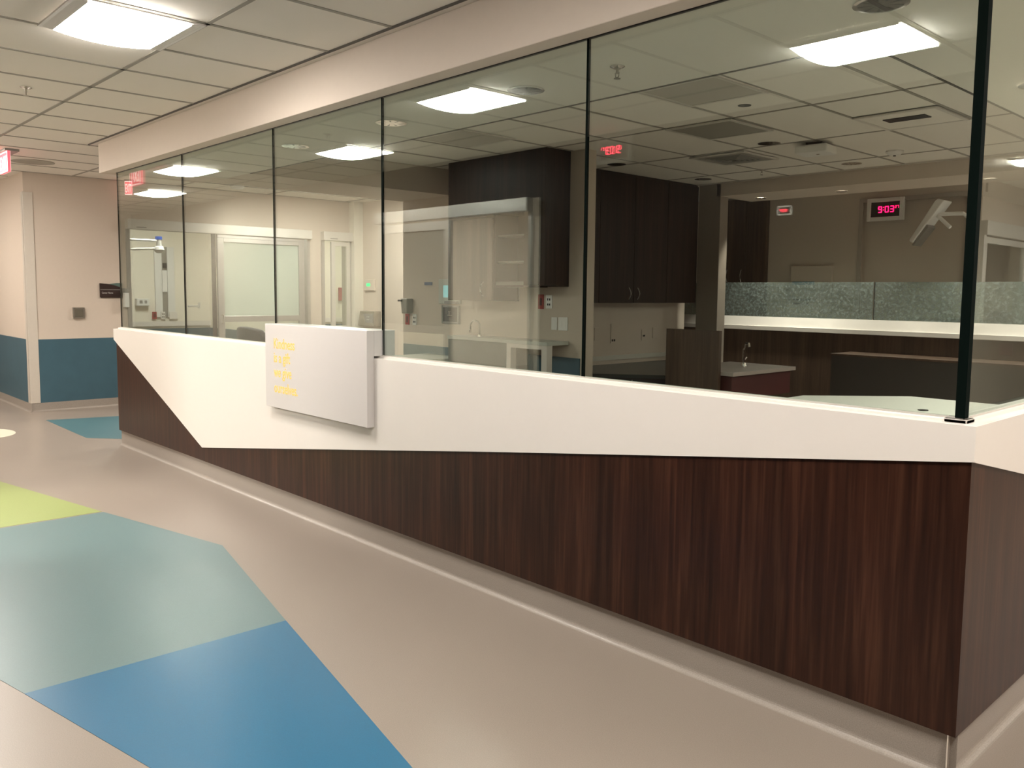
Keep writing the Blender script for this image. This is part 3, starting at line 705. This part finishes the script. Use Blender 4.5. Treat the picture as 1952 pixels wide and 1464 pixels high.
for z in (1.72, 1.97): sub(MB().box(-5.30, -4.9, YF + .03, YB - .02, z, z + .018).build('shelf', M['shelfwhite']), e)
sub(MB().box(-5.30, -4.9, YF + .005, YF + .02, 1.50, 1.545).build('shelf_lip', M['shelfwhite']), e)

# wall items on the back wall (y = 3.17)
YW = 3.17
tag(MB().box(-6.86, -6.72, YW - .006, YW - .0005, 1.512, 1.546).build('name_strip', M['bluetape']), 'small blue strip on the cream wall left of the tall cabinet', 'label')
plate('outlet', (-7.19, YW, 1.12), 'y', .075, .125, 'red outlet on the back wall under the glove dispenser, left side', 'outlet', 'red', [(-.015, .015, -.035, .035)], slotmat='maroon')
plate('outlet', (-7.05, YW, 1.12), 'y', .075, .125, 'white outlet beside the left red outlet on the back wall', 'outlet', 'metalwhite', SL)
plate('outlet', (-4.985, YW, 1.355), 'y', .075, .14, 'red outlet under the right end of the tall cabinet', 'outlet', 'red', [(-.015, .015, -.035, .035)], slotmat='maroon')
plate('outlet', (-4.875, YW, 1.355), 'y', .085, .13, 'white outlet beside the red one under the right end of the tall cabinet', 'outlet', 'metalwhite', SL)
plate('light_switch', (-4.80, YW, 1.15), 'y', .075, .12, 'single white light switch above the grey sink counter', 'switch', 'metalwhite', [(-.015, .015, -.035, .035)], slotmat='metalwhite')
plate('light_switch', (-4.685, YW, 1.15), 'y', .12, .125, 'double white light switch plate near the back wall corner', 'switch', 'metalwhite', [(-.04, -.01, -.035, .035), (.01, .04, -.035, .035)], slotmat='metalwhite')
e = empty('glove_dispenser'); e.location = (-7.15, YW, 1.28); tag(e, 'grey soap dispenser on the back wall above the red and white outlets', 'dispenser')
MB().prism([(-.06, .08), (.07, .08), (.06, -.09), (-.04, -.09)], 'y', -.09, -.0005).build('body', M['greymetal'], e, bevel=.01)
MB().box(-.085, -.02, -.11, -.03, .045, .065).build('nozzle', M['black'], e)
e = empty('control_panel'); e.location = (-6.42, YW, 1.45); tag(e, 'pale wall control panel with a small bluish screen, half hidden by the tall cabinet', 'control panel')
MB().box(-.15, .22, -.03, -.0005, -.14, .13).build('case', M['counterlight'], e, bevel=.006)
MB().box(-.06, .02, -.034, -.03, -.07, .06).build('screen', M['cyanled'], e)
MB().box(-.02, .20, -.05, -.03, -.135, -.11).build('tray', M['grey'], e)
e = empty('intercom'); e.location = (-6.37, YW, 1.195); tag(e, 'black square wall box under the control panel, left of the tap', 'intercom')
MB().frame(-.15, .15, -.10, .10, .022, -.03, -.0005).build('frame', M['grey'], e, bevel=.005)
MB().box(-.128, .128, -.015, -.0005, -.078, .078).build('recess', M['black'], e)
kn = MB()
for a, b in ((-.03, .03), (.0, .03), (-.04, -.01), (-.01, -.012), (.02, -.01)): kn.lathe([(0, 0), (.008, 0), (.008, .006), (0, .008)], (a, -.02, b), 8)
kn.build('fittings', M['chrome'], e)

# sink counter along the back wall, lower counter in front
e = empty('sink_counter'); e.matrix_basis = Matrix.Translation((-5.4, 3.0, 0)); tag(e, 'pale grey sink counter against the back wall under the tall cabinet', 'counter')
sub(MB().box(-6.07, -4.60, 2.87, 3.157, .955, .99).build('worktop', M['counterlight'], bevel=.003), e)
sub(MB().box(-6.07, -5.14, 2.885, 3.157, .73, .955).build('apron', plain('grey_green_laminate', (.10, .12, .11), .5)), e)
sub(MB().box(-6.05, -5.14, 2.90, 3.157, .02, .73).build('base_cabinet', M['counterdark']), e)
sub(MB().box(-5.16, -5.10, 2.88, 2.95, 0, .955).box(-4.68, -4.61, 2.88, 2.95, 0, .955).box(-5.10, -4.68, 2.88, 2.92, .915, .955).build('support_frame', M['aluwhite']), e)
e = empty('tap'); e.location = (-5.72, 3.0, .99); tag(e, 'brushed gooseneck tap standing on the grey sink counter', 'tap')
tp = [(0.02, 0, 0), (0.02, 0, .10)] + [(-.055 + .075 * math.cos(a * math.pi / 8), 0, .10 + .06 * math.sin(a * math.pi / 8)) for a in range(1, 9)] + [(-.13, 0, .06)]
MB().tube(tp, .010, 10).build('spout', M['steel'], e, smooth=True)
MB().lathe([(0, 0), (.025, 0), (.022, .02), (0, .02)], (0.02, 0, 0), 14).build('base', M['chrome'], e)
MB().tube([(-.13, 0, .065), (-.13, 0, .035)], .013, 10).build('aerator', M['chrome'], e)
e = empty('side_counter'); e.matrix_basis = Matrix.Translation((-6.4, 2.95, 0)); tag(e, 'low pale counter with dark base before the teal wall panel', 'counter')
sub(MB().box(-6.80, -6.08, 2.60, 3.157, .70, .745).build('worktop', M['counterlight'], bevel=.003), e)
sub(MB().box(-6.72, -6.08, 2.66, 3.157, 0, .70).build('base_cabinet', M['wood2']), e)

# ------------------------------------------------------------------ dark cabinets in the alcove, along x
e = empty('upper_cabinets'); e.matrix_basis = Matrix.Translation((-5.28, 4.9, 1.34)); tag(e, 'very dark tall upper cabinets with two arched handles, right half of the glass', 'cabinet')
sub(MB().box(-5.418, -5.17, 3.6, 5.955, 1.34, ZC - .002).build('carcass', M['wood2']), e)
for a, b in ((3.62, 4.19), (4.20, 4.765), (4.775, 5.36), (5.37, 5.95)):
    d1 = sub(MB().box(-5.17, -5.152, a, b, 1.342, 2.72).build('door', M['wood2'], bevel=.0015), e)
for yh in (4.69, 4.84):
    dd = [q for q in bpy.data.objects if q.parent == e and q.name.startswith('door')][1 if yh < 4.77 else 2]
    sub(MB().tube([(-5.15 + .03 * math.sin(k * math.pi / 8), yh, 1.38 + .016 * k) for k in range(9)], .005, 8).build('handle', M['steel']), dd)
e = empty('alcove_desk'); e.matrix_basis = Matrix.Translation((-5.1, 4.9, 0)); tag(e, 'dark low counter with drawers under the very dark upper cabinets', 'counter')
sub(MB().prism([(-5.40, 3.5), (-4.95, 3.5), (-4.15, 4.15), (-4.15, 5.9), (-5.40, 5.9)], 'z', .61, .645).build('worktop', M['counterdark']), e)
sub(MB().prism([(-5.40, 3.5), (-4.98, 3.5), (-4.18, 4.18), (-4.18, 5.9), (-5.40, 5.9)], 'z', 0, .61).build('base_cabinet', M['black']), e)
for (a, b) in ((-4.83, 3.60), (-4.45, 3.92)):
    sub(MB().tube([(a, b, .50), (a + .03, b - .035, .515), (a + .03, b - .035, .57), (a, b, .585)], .005, 8).build('handle', M['steel']), e)
plate('light_switch', (-5.42, 4.47, .99), 'x', .08, .14, 'dim light switch at the left of the dark alcove wall', 'switch', 'wall')
plate('outlet', (-5.42, 4.75, .99), 'x', .09, .22, 'tall dim outlet plate with two black sockets on the dark alcove wall', 'outlet', 'wall', [(-.03, -.005, -.09, -.065), (.005, .03, -.09, -.065)])
plate('outlet', (-5.42, 5.30, .96), 'x', .08, .13, 'small outlet with one black socket right of centre on the dark alcove wall', 'outlet', 'wall', [(-.02, .02, -.02, .0)])
plate('outlet', (-5.42, 5.52, .98), 'x', .10, .13, 'outlet nearest the white transaction counter on the dark alcove wall', 'outlet', 'wall')

# ------------------------------------------------------------------ far transaction counter with patterned glass screen
e = empty('transaction_counter'); e.matrix_basis = Matrix.Translation((-3, 6.8, 0)); tag(e, 'long white transaction counter across the back of the station, carrying the patterned glass', 'counter')
sub(MB().box(-6.06, 0.2, 6.65, 7.0, 1.015, 1.068).build('worktop', M['white'], bevel=.004), e)
sub(MB().prism([(6.68, 1.068), (6.78, 1.068), (6.74, 1.18), (6.72, 1.18)], 'x', -5.97, 0.2).build('upstand', M['white']), e)
sub(MB().box(-5.99, 0.2, 6.70, 6.85, 0, 1.015).build('walnut_body', M['wood3']), e)
for i, (a, b, l) in enumerate(((-5.92, -3.33, 'left patterned glass screen standing on the white transaction counter'), (-3.32, 0.2, 'right patterned glass screen on the white transaction counter, reaching behind the corner edge'))):
    o = empty('glass_screen'); o.matrix_basis = Matrix.Translation(((a + b) / 2, 6.73, 1.18)); tag(o, l, 'glass screen')
    sub(MB().box(a + .004, b - .004, 6.726, 6.736, 1.181, 1.60).build('pane', M['etched']), o)
    sub(MB().box(a, a + .004, 6.726, 6.736, 1.181, 1.60).build('pane_edge', M['edge']), o)
# desk built solid in place of a mirrored sink counter, wooden end panel
e = empty('desk'); e.matrix_basis = Matrix.Translation((-3.6, 4.4, 0)); tag(e, 'desk standing in for a mirrored counter, maroon apron, tall brown end panel, mid station', 'desk')
sub(MB().box(-3.97, -3.39, 3.82, 3.86, 0, 1.12).build('end_panel', M['wood3']), e)
sub(MB().box(-4.0, -3.26, 3.86, 4.95, .72, .755).build('top', plain('taupe_worktop', (.36, .31, .28), .3), bevel=.002), e)
sub(MB().box(-4.0, -3.30, 3.90, 4.92, .50, .72).build('apron', M['maroon']), e)
sub(MB().box(-4.0, -3.94, 3.86, 4.92, 0, .50).build('leg_panel', M['maroon']), e)
e = empty('tap'); e.location = (-3.62, 4.6, .7555); tag(e, 'chrome tap on the stand-in desk beside the brown end panel', 'tap')
MB().tube([(0, 0, 0), (0, 0, .16), (.03, -.02, .22), (.08, -.05, .22), (.09, -.055, .19)], .012, 10).build('spout', M['chrome'], e)
MB().lathe([(0, 0), (.03, 0), (.026, .03), (0, .03)], n=14).build('base', M['chrome'], e)
MB().tube([(0, 0, .05), (0, .05, .08)], .007, 8).build('lever', M['chrome'], e)
e = empty('desk'); e.matrix_basis = Matrix.Translation((-1.1, 2.8, 0)); tag(e, 'pale desk top just inside the right corner of the station glass', 'desk')
sub(MB().prism([(-2.0, 2.3), (-.12, 2.3), (-.12, 3.3), (-1.5, 3.3), (-2.0, 2.75)], 'z', .73, .76).build('top', M['counterlight'], bevel=.002), e)
sub(MB().box(-1.9, -1.86, 2.35, 2.7, 0, .73).box(-.2, -.16, 2.35, 3.25, 0, .73).build('leg_panel', M['wood3']), e)
sub(MB().lathe([(0, .76), (.03, .76), (.03, .764), (0, .765)], (-1.15, 2.62, 0), 14).build('cable_grommet', M['black']), e)
# dark partition behind the station interior (below the transaction counter)
e = empty('file_cabinet'); e.location = (-2.6, 6.3, 0); tag(e, 'dark grey low cabinet under the transaction counter, right of the desk', 'cabinet')
MB().box(-.9, 2.3, -.15, .33, 0, .80).build('body', plain('charcoal_laminate', (.035, .032, .028), .5), e)
MB().box(-.91, 2.31, -.16, .33, .80, .82).build('top', M['wood3'], e)
plate('alarm_box', (-1.95, 6.70, .93), 'y', .12, .12, 'dim red square plate under the white transaction counter near the corner edge', 'alarm box', 'maroon')

# tall brown cabinet and clock on the far wall
e = empty('tall_cabinet'); e.matrix_basis = Matrix.Translation((-5.4, 7.4, 0)); tag(e, 'tall brown two-door cabinet against the far wall, left of the mirrored clock', 'cabinet')
sub(MB().box(-5.69, -5.08, 7.40, 7.449, 0, 2.72).build('carcass', M['wood3']), e)
sub(MB().box(-5.685, -5.39, 7.385, 7.40, .05, 2.70).build('door', M['wood3']), e)
sub(MB().box(-5.38, -5.085, 7.385, 7.40, .05, 2.70).build('door', M['wood3']), e)
for x in (-5.66, -5.44): sub(MB().tube([(x, 7.385 - .03 * math.sin(k * math.pi / 8), 1.62 + .02 * k) for k in range(9)], .006, 8).build('handle', M['chrome']), e)
plate('light_switch', (-5.76, 7.40, 1.66), 'y', .09, .13, 'blue-grey switch plate on the pale jamb left of the tall brown cabinet', 'switch', 'bluetape')
e = empty('whiteboard'); e.location = (-4.45, 7.45, 1.5); tag(e, 'pale board with a blue lower strip on the far wall behind the patterned glass', 'board')
MB().box(-.28, .28, -.03, -.0005, -.32, .32).build('board', M['wall'], e, bevel=.004)
MB().box(-.26, .05, -.034, -.03, .08, .12).build('blue_strip', plain('blue_strip_print', (.06, .2, .28), .5), e)
MB().box(-.24, .0, -.034, -.03, -.12, -.10).box(-.24, -.02, -.034, -.03, -.17, -.15).build('print_line', M['darkbrown'], e)

SEG = {'0': 'abcdef', '1': 'bc', '2': 'abged', '3': 'abgcd', '9': 'abcdfg', '7': 'abc'}
def digit(mb, ch, x, z, w_, h_, t_, y0, y1, sgn=1):
    def bx(a, b, c, d_):
        xx = sorted((x + sgn * a, x + sgn * b)); mb.box(xx[0], xx[1], y0, y1, z + c, z + d_)
    for s_ in SEG[ch]:
        if s_ == 'a': bx(t_ * .4, w_ - t_ * .4, h_ - t_, h_)
        if s_ == 'd': bx(t_ * .4, w_ - t_ * .4, 0, t_)
        if s_ == 'g': bx(t_ * .6, w_ - t_ * .6, h_ / 2 - t_ / 2, h_ / 2 + t_ / 2)
        if s_ == 'b': bx(w_ - t_, w_, h_ / 2 + t_ * .2, h_ - t_ * .4)
        if s_ == 'c': bx(w_ - t_, w_, t_ * .4, h_ / 2 - t_ * .2)
        if s_ == 'f': bx(0, t_, h_ / 2 + t_ * .2, h_ - t_ * .4)
        if s_ == 'e': bx(0, t_, t_ * .4, h_ / 2 - t_ * .2)
def clock(x, y, z, label, sc=1.0, facing=-1, led='led', frame='metalwhite'):
    e = empty('digital_clock'); e.location = (x, y, z); tag(e, label, 'clock')
    f_ = facing
    def yb(a, b): return tuple(sorted((f_ * a * sc, f_ * b * sc)))
    y0, y1 = yb(.001, .05)
    MB().frame(-.215 * sc, .215 * sc, -.132 * sc, .132 * sc, .045 * sc, y0, y1).build('frame', M[frame], e, bevel=.004)
    y0, y1 = yb(.001, .035); MB().box(-.17 * sc, .17 * sc, y0, y1, -.088 * sc, .088 * sc).build('dark_face', M['black'], e)
    y0, y1 = yb(.035, .038); mb = MB(); sg_ = 1 if f_ < 0 else -1
    for ch, px in (('9', -.085), ('0', -.005), ('3', .055)): digit(mb, ch, sg_ * px * sc, -.038 * sc, .046 * sc, .076 * sc, .011 * sc, y0, y1, sg_)
    for dz in (-.012, .018):
        c0 = sg_ * -.022 * sc; mb.box(c0 - .005 * sc, c0 + .005 * sc, y0, y1, dz * sc, (dz + .01) * sc)
    for ch, px in (('2', .113), ('7', .139)): digit(mb, ch, sg_ * px * sc, .006 * sc, .018 * sc, .032 * sc, .0045 * sc, y0, y1, sg_)
    mb.build('digits', M[led], e); return e
clock(-3.545, 7.45, 2.466, 'white framed digital clock showing 9:03 27 on the far wall')
clock(-3.72, YO, 2.60, 'digital clock behind the viewer, red digits mirrored in the large right pane', .82, 1, 'ledbright', 'grey')

clock(-2.19, YO, 2.02, 'small stand-in clock added behind the viewer, for a second mirrored clock image', .25, 1, 'ledbright')  # clock added only to throw a second mirror image

# monitor on arm at the right of the far wall
e = empty('wall_monitor'); e.location = (-2.5, 7.3, 2.37); tag(e, 'white tilted flat monitor on a jointed arm, left of the black glass corner', 'monitor')
MB().prism([(-.62, -.30), (-.58, -.33), (-.26, .12), (-.33, .14), (-.36, .12)], 'y', -.22, .02).build('screen_shell', M['metalwhite'], e, bevel=.012)
MB().prism([(-.59, -.35), (-.57, -.36), (-.42, -.16), (-.44, -.13)], 'y', -.20, 0).build('lower_grip', M['grey'], e)
MB().tube([(-.36, -.1, -.02), (-.12, -.05, -.02), (-.09, -.03, -.05), (-.02, 0, -.06), (-.002, .02, -.06)], .022, 10).build('arm', M['metalwhite'], e)
MB().tube([(-.36, -.1, -.04), (-.22, -.12, -.17)], .02, 10).build('handle', M['metalwhite'], e)
MB().tube([(-.09, -.03, -.055), (-.05, -.01, -.06)], .032, 12).build('joint', M['grey'], e)

# sliding door on the right-hand wall x = -2.5
e = empty('sliding_door'); e.matrix_basis = Matrix.Translation((-2.5, 8.2, 0)); tag(e, 'pale sliding door with tall glass seen through the side pane at the far right', 'door')
sub(MB().box(-2.55, -2.40, 7.36, 9.1, 2.12, 2.275).build('header', M['aluwhite'], bevel=.004), e)
sub(MB().frame(7.46, 8.86, .02, 2.11, .07, -2.49, -2.45, axis='x', tb=.36).build('leaf_frame', M['aluwhite']), e)
sub(MB().box(-2.475, -2.467, 7.53, 8.79, .38, 2.04).build('glass', M['doorglass']), e)
sub(MB().box(-2.5, -2.43, 7.36, 7.43, 0, 2.12).box(-2.5, -2.43, 8.97, 9.05, 0, 2.12).build('jamb', M['aluwhite']), e)
st(MB().box(-4.0, -3.9, 7.6, 12, 0, ZC).build('wall_side_room', M['wall']))

# sliding door leaf and header on the opposite wall (mirrored in the glass)
e = empty('sliding_door'); e.matrix_basis = Matrix.Translation((-6, YO, 0)); tag(e, 'sliding door across the corridor, standing open, mirrored over the tall cabinet', 'door')
sub(MB().box(-7.12, -4.68, YO - .02, YO + .09, 2.17, 2.29).build('header', M['alu'], bevel=.004), e)
sub(MB().frame(-7.08, -5.82, .03, 2.15, .085, YO + .02, YO + .06, tb=.25).box(-7.0, -5.9, YO + .02, YO + .06, 1.01, 1.09).build('leaf_frame', M['alu']), e)
sub(MB().box(-7.0, -5.9, YO + .036, YO + .044, 1.09, 2.065).build('upper_glass', plain('dimming_panel_grey', (0.16, 0.15, 0.13), .7)), e)  # opaque grey panel added to dim the leaf's mirror image
sub(MB().box(-7.0, -5.9, YO + .036, YO + .044, .28, 1.01).build('lower_glass', M['doorglass']), e)
sub(MB().box(-7.12, -7.08, YO - .15, YO + .02, 0, 2.17).box(-4.72, -4.68, YO - .15, YO + .02, 0, 2.17).build('jamb', M['alu']), e)
